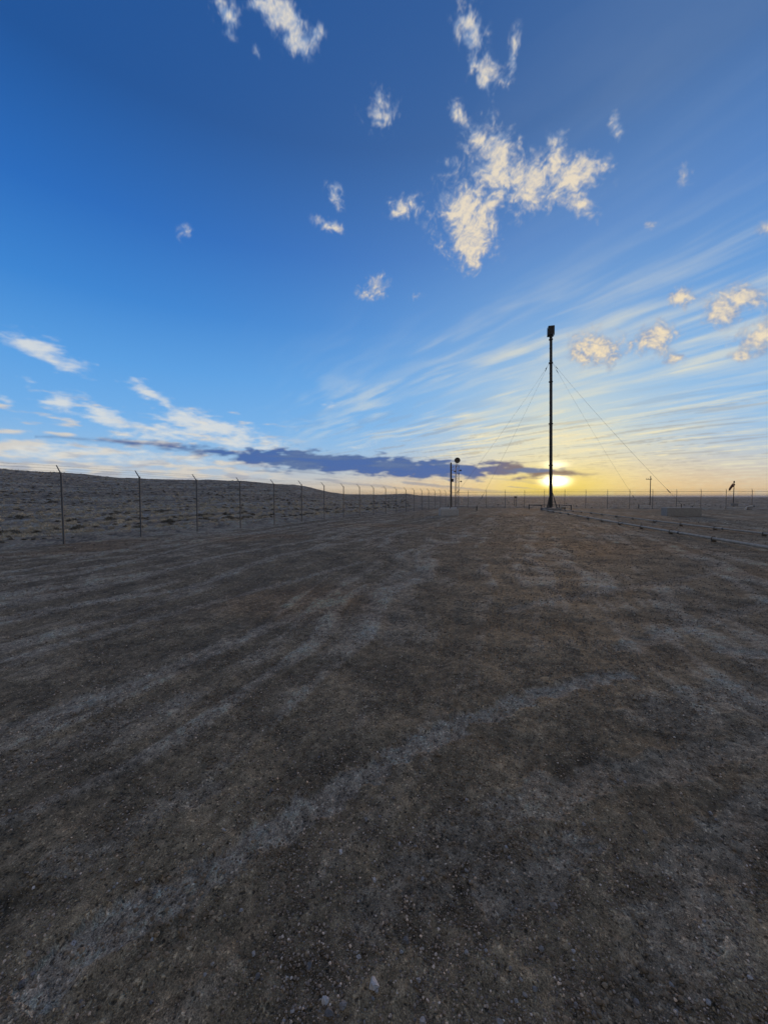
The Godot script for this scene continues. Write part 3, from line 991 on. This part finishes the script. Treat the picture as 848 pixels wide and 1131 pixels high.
func build_stack() -> void:
	var p := Vector2((608.0 - CX) / F * 48.0, 48.0)
	var y := ground_y(p.x, p.y)
	var base := Vector3(p.x, y, -p.y)
	var t := thing("flare_stack", base, "tall slender dark steel stack with square shrouded tip, held by guy wires", "flare stack")
	var lean := Vector3(0.010, 0.0, 0.0)
	var top := 22.4
	var at := func(h: float) -> Vector3: return Vector3(-0.36 * h / top, h * 0.983, 0.0)
	var st := begin()
	box(st, Vector3(0, 0.06, 0), Vector3(1.9, 0.3, 1.9), 0.03)
	part("concrete_pad", st, M.concrete, t)
	for k in 3:
		var a := TAU * (k + 0.25) / 3.0
		var foot := Vector3(cos(a) * 0.72, 0.2, sin(a) * 0.72)
		st = begin()
		tube(st, foot, Vector3(cos(a) * 0.16, 2.1, sin(a) * 0.16), 0.06, 0.05, 8)
		var leg := part("leg", st, M.dark_steel, t)
		st = begin()
		box(st, foot + Vector3(0, 0.025, 0), Vector3(0.26, 0.04, 0.26), 0.005, -a)
		part("foot_plate", st, M.dark_steel, leg)
		var b := TAU * (k + 1.25) / 3.0
		st = begin()
		tube(st, foot.lerp(Vector3(cos(a) * 0.16, 2.1, sin(a) * 0.16), 0.4), Vector3(cos(b) * 0.72, 0.2, sin(b) * 0.72).lerp(Vector3(cos(b) * 0.16, 2.1, sin(b) * 0.16), 0.4), 0.028, 0.028, 6)
		part("brace", st, M.dark_steel, t)
	var cuts := [0.25, 5.6, 10.8, 16.0, 21.2]
	var rad := [0.185, 0.17, 0.155, 0.15]
	for k in 4:
		st = begin()
		tube(st, at.call(cuts[k]), at.call(cuts[k + 1]), rad[k], rad[k], 16)
		var sec := part("pipe_section", st, M.dark_steel, t)
		st = begin()
		tube(st, at.call(cuts[k + 1] - 0.06), at.call(cuts[k + 1] + 0.06), rad[k] + 0.085, rad[k] + 0.085, 16)
		part("flange", st, M.dark_steel, sec)
		for j in 3:
			st = begin()
			var h: float = lerpf(cuts[k], cuts[k + 1], (j + 0.7) / 3.4)
			tube(st, at.call(h - 0.02), at.call(h + 0.02), rad[k] + 0.03, rad[k] + 0.03, 14)
			part("weld_band", st, M.dark_steel, sec)
	st = begin()
	tube(st, at.call(21.2), at.call(21.7), 0.14, 0.22, 14)
	part("tip_cone", st, M.dark_steel, t)
	for k in 4:
		var a := TAU * k / 4.0 + 0.25
		st = begin()
		var q: Vector3 = at.call(22.2)
		box(st, q + Vector3(cos(a) * 0.37, 0.03 * sin(k * 2.0), sin(a) * 0.37), Vector3(0.02, 1.05, 0.70), 0.004, -a)
		part("shroud_panel", st, M.dark_steel, t)
	st = begin()
	tube(st, at.call(21.7), at.call(22.55), 0.20, 0.18, 14)
	part("burner_tip", st, M.dark_steel, t)
	st = begin()
	tube(st, at.call(0.4) + Vector3(0.12, 0, 0.2), at.call(21.9) + Vector3(0.1, 0, 0.16), 0.018, 0.018, 6)
	part("pilot_line", st, M.dark_steel, t)
	st = begin()
	tube(st, at.call(18.25), at.call(18.4), 0.25, 0.25, 14)
	var collar := part("guy_collar", st, M.dark_steel, t)
	# guy wires run down to two concrete blocks and two ground anchors
	var blocks := [Vector2((495.0 - CX) / F * 33.5, 33.5), Vector2((752.0 - CX) / F * 32.6, 32.6)]
	var far := [Vector2((526.3 - CX) / F * 44.0, 44.0), Vector2((705.0 - CX) / F * 52.0, 52.0)]
	var feet := []
	for b in blocks:
		feet.append(Vector3(b.x, ground_y(b.x, b.y) + 0.98, -b.y))
	for b in far:
		feet.append(Vector3(b.x, ground_y(b.x, b.y) + 0.42, -b.y))
	for q in feet:
		var a: Vector3 = at.call(18.32) + (Vector3(q.x, 0, q.z) - Vector3(base.x, 0, base.z)).normalized() * 0.25
		var b: Vector3 = q - base
		st = begin()
		var prev := a
		for i in range(1, 13):
			var s := i / 12.0
			var nx := a.lerp(b, s) - Vector3(0, 0.30 * 4.0 * s * (1.0 - s), 0)
			tube(st, prev, nx, 0.0095, 0.0095, 4, false)
			prev = nx
		var wire := part("guy_wire", st, M.guy, t)
		for s in [0.05, 0.93]:
			st = begin()
			var c: Vector3 = a.lerp(b, s) - Vector3(0, 0.30 * 4.0 * s * (1.0 - s), 0)
			var w := (b - a).normalized()
			tube(st, c - w * 0.22, c + w * 0.22, 0.03, 0.03, 6)
			part("turnbuckle", st, M.dark_steel, wire)
	concrete_block(blocks[0], Vector3(1.55, 0.62, 0.8), 0.15, "smaller paler concrete anchor block with white pipe offcuts on top", M.white_concrete)
	concrete_block(blocks[1], Vector3(2.7, 0.74, 0.9), -0.1, "larger grey concrete anchor block beyond the two long pipes", M.pale_concrete)
	for k in 2:
		var q: Vector2 = blocks[0] + Vector2(-0.35 + 0.75 * k, -0.2)
		var oc := thing("pipe_offcut", Vector3(q.x, ground_y(q.x, q.y) + 0.575, -q.y), ["longer white pipe offcut lying on the smaller anchor block", "shorter white pipe offcut lying on the smaller anchor block"][k], "pipe")
		st = begin()
		var half: float = [0.36, 0.22][k]
		tube(st, Vector3(-half, 0.055, 0.04), Vector3(half, 0.055, -0.02), 0.055, 0.055, 12)
		part("tube", st, M.white_paint, oc)
		st = begin()
		tube(st, Vector3(half - 0.03, 0.056, -0.018), Vector3(half + 0.03, 0.056, -0.022), 0.075, 0.075, 12)
		part("collar", st, M.white_paint, oc)
	for i in 2:
		var b: Vector2 = far[i]
		var yy := ground_y(b.x, b.y)
		var an := thing("ground_anchor", Vector3(b.x, yy, -b.y), ["short dark anchor post standing alone on open dirt", "short dark anchor post close to the back fence"][i], "anchor post", "guy anchors")
		st = begin()
		tube(st, Vector3(0, -0.2, 0), Vector3(0, 0.42, 0), 0.06, 0.06, 8)
		part("post", st, M.dark_steel, an)
		st = begin()
		box(st, Vector3(0, 0.42, 0), Vector3(0.16, 0.1, 0.03), 0.004)
		part("eye_plate", st, M.dark_steel, an)

func concrete_block(p: Vector2, s: Vector3, turn: float, label: String, m: Material) -> void:
	var y := ground_y(p.x, p.y)
	var t := thing("concrete_block", Vector3(p.x, y, -p.y), label, "concrete block")
	t.rotation.y = turn
	var st := begin()
	box(st, Vector3(0, s.y * 0.5 - 0.04, 0), s, 0.04)
	part("block", st, m, t)
	for k in [-0.3, 0.3]:
		st = begin()
		var q := Vector3(s.x * k, s.y - 0.05, 0)
		var prev := q + Vector3(-0.09, -0.02, 0)
		for i in range(1, 9):
			var a := PI * i / 8.0
			var nx := q + Vector3(-0.09 * cos(a), -0.02 + 0.14 * sin(a), 0)
			tube(st, prev, nx, 0.012, 0.012, 6)
			prev = nx
		part("lifting_loop", st, M.dark_steel, t)
	st = begin()
	tube(st, Vector3(0, s.y - 0.05, 0), Vector3(0, 0.98, 0), 0.03, 0.03, 8)
	part("anchor_rod", st, M.dark_steel, t)

func pipe_run(label: String, a: Vector2, b: Vector2, r: float, y: float, group_label: String) -> void:
	var dir := (b - a).normalized()
	var len := a.distance_to(b)
	var side := Vector2(dir.y, -dir.x)
	var t := thing("flare_pipe", Vector3(a.x, 0, -a.y), label, "pipe")
	var joint := 6.1
	var n := ceili(len / joint)
	var pts := []
	for i in n + 1:
		var q := a + dir * minf(i * joint, len) + side * (rng.randf_range(-0.05, 0.05) if i > 0 else 0.0)
		pts.append(Vector3(q.x, ground_y(q.x, q.y) + y, -q.y))
	for i in n:
		var st := begin()
		tube(st, pts[i] - t.position, pts[i + 1] - t.position, r, r, 14)
		var seg := part("pipe_length", st, M.pipe, t)
		if i > 0:
			st = begin()
			var w: Vector3 = (pts[i + 1] - pts[i]).normalized()
			tube(st, pts[i] - t.position - w * 0.05, pts[i] - t.position + w * 0.05, r * 1.28, r * 1.28, 14)
			part("coupling", st, M.pipe_dark, seg)
	# sleepers under it
	var s := 1.1
	while s < len:
		var k := int(s / joint)
		var f := (s - k * joint) / minf(joint, len - k * joint)
		var q: Vector3 = pts[k].lerp(pts[k + 1], f)
		var gy := ground_y(q.x, -q.z)
		var o := thing("pipe_support", Vector3(q.x, gy, q.z), group_label, "pipe support", group_label)
		o.rotation.y = atan2(dir.x, dir.y) * -1.0 + rng.randf_range(-0.15, 0.15)
		var h: float = q.y - r - gy
		var st := begin()
		box(st, Vector3(0, (h - 0.03) * 0.5, 0), Vector3(0.14, h + 0.03, 0.08), 0.008)
		part("sleeper", st, M.timber, o)
		st = begin()
		var prev := Vector3(-r - 0.02, h - 0.02, 0)
		for i in range(1, 11):
			var an := PI * i / 10.0
			var nx := Vector3(-(r + 0.02) * cos(an), h + r + (r + 0.02) * sin(an) * 1.0, 0) if i < 10 else Vector3(r + 0.02, h - 0.02, 0)
			tube(st, prev, nx, 0.011, 0.011, 6)
			prev = nx
		part("strap", st, M.dark_steel, o)
		s += 2.9 + rng.randf_range(-0.15, 0.15)

func build_pipes() -> void:
	var base := Vector2((608.0 - CX) / F * 48.0, 48.0)
	pipe_run("nearer long grey steel pipe on sleepers, leading to the stack", Vector2(9.6, 4.0), Vector2(base.x - 2.2, base.y - 3.2), 0.05, 0.115, "dark timber sleeper strapped under the nearer grey pipe")
	pipe_run("farther long grey steel pipe on sleepers, on the block side", Vector2(13.6, 6.0), Vector2(base.x + 0.4, base.y - 2.2), 0.042, 0.105, "dark timber sleeper strapped under the farther grey pipe")
	# low rail guarding the foot of the stack
	var t := thing("pipe_barrier", Vector3(base.x, ground_y(base.x, base.y), -base.y), "low dark pipe barrier round the foot of the stack", "barrier")
	var w := 1.95
	var corners := [Vector3(-w, 0, 2.0), Vector3(w, 0, 1.2), Vector3(w, 0, -2.0), Vector3(-w, 0, -2.0)]
	for i in 4:
		var a: Vector3 = corners[i]
		var b: Vector3 = corners[(i + 1) % 4]
		var st := begin()
		tube(st, a - Vector3(0, 0.2, 0), a + Vector3(0, 0.62, 0), 0.05, 0.05, 8)
		part("post", st, M.dark_steel, t)
		if i > 0:
			st = begin()
			tube(st, a + Vector3(0, 0.55, 0), b + Vector3(0, 0.55, 0), 0.04, 0.04, 8)
			part("rail", st, M.dark_steel, t)
	# drip pot beside the stack foot, where the pipes come in
	var dp := thing("knockout_pot", Vector3(base.x + 1.25, ground_y(base.x + 1.25, base.y - 0.6), -base.y + 0.6), "squat pale vessel at the stack foot where the pipes end", "vessel")
	var s2 := begin()
	tube(s2, Vector3(-0.28, 0.30, 0), Vector3(0.28, 0.30, 0), 0.15, 0.15, 16)
	part("shell", s2, M.pipe, dp)
	for k in [-0.2, 0.2]:
		s2 = begin()
		box(s2, Vector3(k, 0.08, 0), Vector3(0.06, 0.24, 0.24), 0.005)
		part("saddle", s2, M.dark_steel, dp)

# ---------------------------------------------------------------- antenna tower, poles, windsock
func build_antenna() -> void:
	var d := 62.0
	var p := Vector2((504.0 - CX) / F * d, d)
	var y := ground_y(p.x, p.y)
	var t := thing("antenna_tower", Vector3(p.x, y, -p.y), "short three-legged lattice tower with round dish on top", "antenna tower")
	var legs := []
	for k in 3:
		var a := TAU * k / 3.0 + 0.3
		legs.append(Vector3(cos(a), 0, sin(a)) * 0.34)
		var st := begin()
		tube(st, legs[k] - Vector3(0, 0.2, 0), legs[k] + Vector3(0, 6.6, 0), 0.04, 0.034, 8)
		part("leg", st, M.galvanised, t)
	for i in 11:
		var h := 0.3 + i * 0.6
		for k in 3:
			var a: Vector3 = legs[k]
			var b: Vector3 = legs[(k + 1) % 3]
			var st := begin()
			tube(st, a + Vector3(0, h, 0), b + Vector3(0, h + (0.6 if i % 2 == 0 else 0.0), 0), 0.016, 0.016, 5)
			if i % 2 == 1:
				tube(st, b + Vector3(0, h, 0), a + Vector3(0, minf(h + 0.6, 6.5), 0), 0.016, 0.016, 5)
			part("brace", st, M.galvanised, t)
	var st := begin()
	tube(st, Vector3(0, 6.3, 0), Vector3(0, 7.6, 0), 0.035, 0.03, 8)
	for k in 3:
		tube(st, legs[k] + Vector3(0, 6.4, 0), Vector3(0, 6.4, 0), 0.016, 0.016, 5)
	part("mast_pipe", st, M.galvanised, t)
	# dish: shallow bowl with a rim, facing the yard
	var c := Vector3(0.06, 7.35, 0.12)
	var face := Vector3(-0.25, 0.05, 1.0).normalized()
	var u := face.cross(Vector3.UP).normalized()
	var v := u.cross(face)
	st = begin()
	st.set_smooth_group(0)
	var R := 0.45
	for i in 5:
		for j in 20:
			var q := []
			for w in [[i, j], [i + 1, j], [i + 1, j + 1], [i, j + 1]]:
				var rr: float = R * w[0] / 5.0
				var an: float = TAU * w[1] / 20.0
				q.append(c + (u * cos(an) + v * sin(an)) * rr + face * 0.12 * pow(rr / R, 2.0))
			quad(st, q[0], q[1], q[2], q[3])
	var dish := part("dish", st, M.dish, t)
	st = begin()
	for j in 20:
		var a0 := TAU * j / 20.0
		var a1 := TAU * (j + 1) / 20.0
		tube(st, c + (u * cos(a0) + v * sin(a0)) * R + face * 0.12, c + (u * cos(a1) + v * sin(a1)) * R + face * 0.12, 0.016, 0.016, 5)
	part("rim", st, M.dark_steel, dish)
	st = begin()
	tube(st, c, c + face * 0.36, 0.02, 0.02, 6)
	tube(st, c + face * 0.33, c + face * 0.42, 0.05, 0.04, 8)
	part("feed", st, M.dark_steel, dish)
	for q in [[Vector3(0.52, 5.75, 0.2), 0.13], [Vector3(0.62, 4.0, 0.2), 0.11], [Vector3(-0.42, 5.6, 0.2), 0.09], [Vector3(0.2, 5.2, 0.36), 0.09]]:
		st = begin()
		tube(st, q[0], q[0] + Vector3(0.02, 0, 0.16), q[1], q[1] * 1.15, 12)
		tube(st, q[0] + Vector3(0, 0, 0.04), Vector3(clampf(q[0].x, -0.3, 0.3), q[0].y, 0.0), 0.02, 0.02, 6)
		part("panel_antenna", st, M.dark_steel, t)
	# wooden pole beside it
	p = Vector2((498.0 - CX) / F * 60.0, 60.0)
	y = ground_y(p.x, p.y)
	var w := thing("wooden_pole", Vector3(p.x, y, -p.y), "dark bare wooden pole beside the lattice antenna tower", "pole")
	st = begin()
	tube(st, Vector3(0, -0.3, 0), Vector3(-0.06, 6.85, 0), 0.165, 0.115, 12)
	part("shaft", st, M.timber, w)
	st = begin()
	box(st, Vector3(0.2, 4.1, 0.05), Vector3(0.26, 0.46, 0.2), 0.01)
	part("meter_box", st, M.dark_steel, w)
	for h in [5.6, 6.1]:
		st = begin()
		tube(st, Vector3(-0.05, h, 0), Vector3(0.34, h + 0.06, 0.0), 0.025, 0.02, 6)
		tube(st, Vector3(0.33, h, 0), Vector3(0.33, h + 0.2, 0.0), 0.045, 0.04, 8)
		part("bracket", st, M.dark_steel, w)

func build_far_things() -> void:
	# thin pole with a short cross-arm beyond the back fence
	var d := 74.0
	var p := Vector2((717.3 - CX) / F * d, d)
	var y := ground_y(p.x, p.y)
	var t := thing("utility_pole", Vector3(p.x, y, -p.y), "thin pole with short cross-arm near its top, beyond the back fence", "pole")
	var st := begin()
	tube(st, Vector3(0, -0.3, 0), Vector3(0, 5.6 - y, 0), 0.09, 0.06, 8)
	part("shaft", st, M.timber, t)
	st = begin()
	box(st, Vector3(-0.30, 4.95 - y, 0), Vector3(1.1, 0.1, 0.1), 0.01)
	var arm := part("cross_arm", st, M.timber, t)
	for k in [-0.78, -0.4, 0.18]:
		st = begin()
		tube(st, Vector3(k, 5.0 - y, 0), Vector3(k, 5.18 - y, 0), 0.035, 0.025, 8)
		part("insulator", st, M.dark_steel, arm)
	# windsock
	d = 66.0
	p = Vector2((809.3 - CX) / F * d, d)
	y = ground_y(p.x, p.y)
	t = thing("windsock", Vector3(p.x, y, -p.y), "windsock hanging limp from a dark pole beyond the back fence", "windsock")
	st = begin()
	tube(st, Vector3(0, -0.2, 0), Vector3(0, 4.2 - y, 0), 0.065, 0.05, 8)
	part("pole", st, M.dark_steel, t)
	st = begin()
	tube(st, Vector3(0, 4.0 - y, 0), Vector3(0, 4.32 - y, 0), 0.11, 0.09, 10)
	part("swivel_head", st, M.dark_steel, t)
	st = begin()
	var a := Vector3(-0.08, 3.72 - y, 0.0)
	var b := Vector3(-0.86, 2.72 - y, 0.1)
	var prev := a
	for i in range(1, 6):
		var s := i / 5.0
		var nx := a.lerp(b, s) + Vector3(0, 0.08 * sin(s * PI), 0.03 * sin(s * 7.0))
		tube(st, prev, nx, lerpf(0.24, 0.13, s - 0.2), lerpf(0.24, 0.13, s) * (0.9 if i % 2 else 1.05), 12, false)
		prev = nx
	part("sock", st, M.sock, t)
	st = begin()
	box(st, Vector3(0.2, 0.22, 0), Vector3(0.9, 0.5, 0.5), 0.03)
	part("footing", st, M.concrete, t)
	# white pipe bend standing at the foot of the back fence
	d = 47.0
	p = Vector2((826.0 - CX) / F * d, d)
	y = ground_y(p.x, p.y)
	t = thing("pipe_bend", Vector3(p.x, y, -p.y), "small white curved pipe rising from the dirt at the back fence", "pipe")
	st = begin()
	prev = Vector3(-0.36, -0.2, 0)
	for q in [Vector3(-0.34, 0.2, 0), Vector3(-0.22, 0.36, 0), Vector3(0.0, 0.44, 0), Vector3(0.3, 0.47, 0), Vector3(0.62, 0.46, 0)]:
		tube(st, prev, q, 0.06, 0.06, 10)
		prev = q
	part("bend", st, M.white_paint, t)
	st = begin()
	tube(st, Vector3(-0.04, -0.2, 0), Vector3(-0.04, 0.42, 0), 0.05, 0.05, 8)
	tube(st, Vector3(0.2, -0.2, 0), Vector3(0.2, 0.42, 0), 0.035, 0.035, 8)
	part("prop", st, M.dark_steel, t)
	st = begin()
	tube(st, Vector3(0.6, 0.46, 0), Vector3(0.66, 0.46, 0), 0.11, 0.11, 12)
	part("flange", st, M.dark_steel, t)
	# small twin-post stand beyond the back fence
	d = 70.0
	p = Vector2((569.0 - CX) / F * d, d)
	y = ground_y(p.x, p.y)
	t = thing("marker_stand", Vector3(p.x, y, -p.y), "small dark stand on two posts beyond the back fence", "stand")
	for k in [-0.16, 0.16]:
		st = begin()
		tube(st, Vector3(k, -0.2, 0), Vector3(k, 1.5 - y, 0), 0.05, 0.05, 8)
		part("post", st, M.dark_steel, t)
	st = begin()
	box(st, Vector3(0, 1.55 - y, 0), Vector3(0.5, 0.3, 0.05), 0.01)
	part("plate", st, M.dark_steel, t)

# ---------------------------------------------------------------- main
func _ready() -> void:
	rng.seed = 1
	sun_dir = direction(SUN_A, SUN_E)
	var cam := Camera3D.new()
	cam.name = "camera"
	cam.fov = rad_to_deg(2.0 * atan(CY / F))
	cam.near = 0.05
	cam.far = 20000.0
	cam.position = Vector3(0, EYE, 0)
	cam.rotation_degrees = Vector3(-PITCH, 0, 0)
	add_child(cam)
	cam.current = true
	var env := Environment.new()
	env.background_mode = Environment.BG_SKY
	env.sky = build_sky()
	env.tonemap_mode = Environment.TONE_MAPPER_LINEAR
	env.tonemap_exposure = 1.0
	env.sdfgi_enabled = true
	env.ssao_enabled = true
	env.ssil_enabled = true
	env.fog_enabled = true
	env.fog_density = 0.00016
	env.fog_light_color = Color(0.86, 0.88, 0.92)
	var we := WorldEnvironment.new()
	we.name = "environment"
	we.environment = env
	add_child(we)
	var sun := DirectionalLight3D.new()
	sun.name = "sun"
	sun.light_energy = 0.4
	sun.light_angular_distance = 12.0
	sun.light_color = Color(1.0, 0.78, 0.50)
	sun.shadow_enabled = true
	add_child(sun)
	sun.look_at_from_position(Vector3.ZERO, -sun_dir, Vector3.UP)

	M.dirt = dirt_material()
	M.stone = mottled(Vector3(0.9, 0.9, 0.9), 0.85, 0.0, 0.05, 0.5, 3, 9.0)
	M.stone.vertex_color_use_as_albedo = true
	M.stones = []
	for i in 6:
		var v := (i + 0.5) / 12.0
		M.stones.append(mottled(Vector3(v * 1.03, v, v * 0.96), 0.85, 0.0, 0.04, 0.7, 50 + i, 12.0))
	M.leaf = mat(Vector3.ONE, 0.9)
	M.leaf.vertex_color_use_as_albedo = true
	M.galvanised = mottled(Vector3(0.13, 0.135, 0.14), 0.5, 0.5, 0.03, 0.5, 61)
	M.wire = mat(Vector3(0.22, 0.22, 0.22), 0.5, 0.5)
	M.guy = mat(Vector3(0.12, 0.12, 0.12), 0.5, 0.4)
	M.dark_steel = mottled(Vector3(0.045, 0.043, 0.042), 0.6, 0.2, 0.03, 0.6, 62)
	M.concrete = mottled(Vector3(0.28, 0.275, 0.26), 0.9, 0.0, 0.03, 0.4, 63)
	M.pale_concrete = mottled(Vector3(0.36, 0.345, 0.32), 0.9, 0.0, 0.03, 0.4, 64)
	M.white_concrete = mottled(Vector3(0.52, 0.50, 0.47), 0.9, 0.0, 0.03, 0.45, 70)
	M.pipe = mottled(Vector3(0.44, 0.385, 0.31), 0.7, 0.0, 0.02, 0.6, 65)
	M.pipe_dark = mottled(Vector3(0.10, 0.095, 0.09), 0.5, 0.3, 0.03, 0.5, 66)
	M.timber = mottled(Vector3(0.14, 0.11, 0.08), 0.85, 0.0, 0.04, 0.6, 67, 1.5)
	M.dish = mottled(Vector3(0.13, 0.11, 0.085), 0.6, 0.1, 0.03, 0.4, 68)
	M.sock = mat(Vector3(0.16, 0.06, 0.03), 0.9)
	M.white_paint = mottled(Vector3(0.7, 0.7, 0.68), 0.45, 0.0, 0.03, 0.25, 69)
	build_ground()
	fence_run("chain_link_fence", FENCE_A, FENCE_STEP, -4, 19, false, 1.0, "long chain-link fence with angled barbed-wire arms, below the scrubby hillside")
	fence_run("back_fence", CORNER, BACK_DIR * 2.62, 0, 17, true, 0.35, "chain-link fence with a top rail across the back of the yard")
	build_stack()
	build_pipes()
	build_antenna()
	build_far_things()
	build_scrub()
	build_gravel()
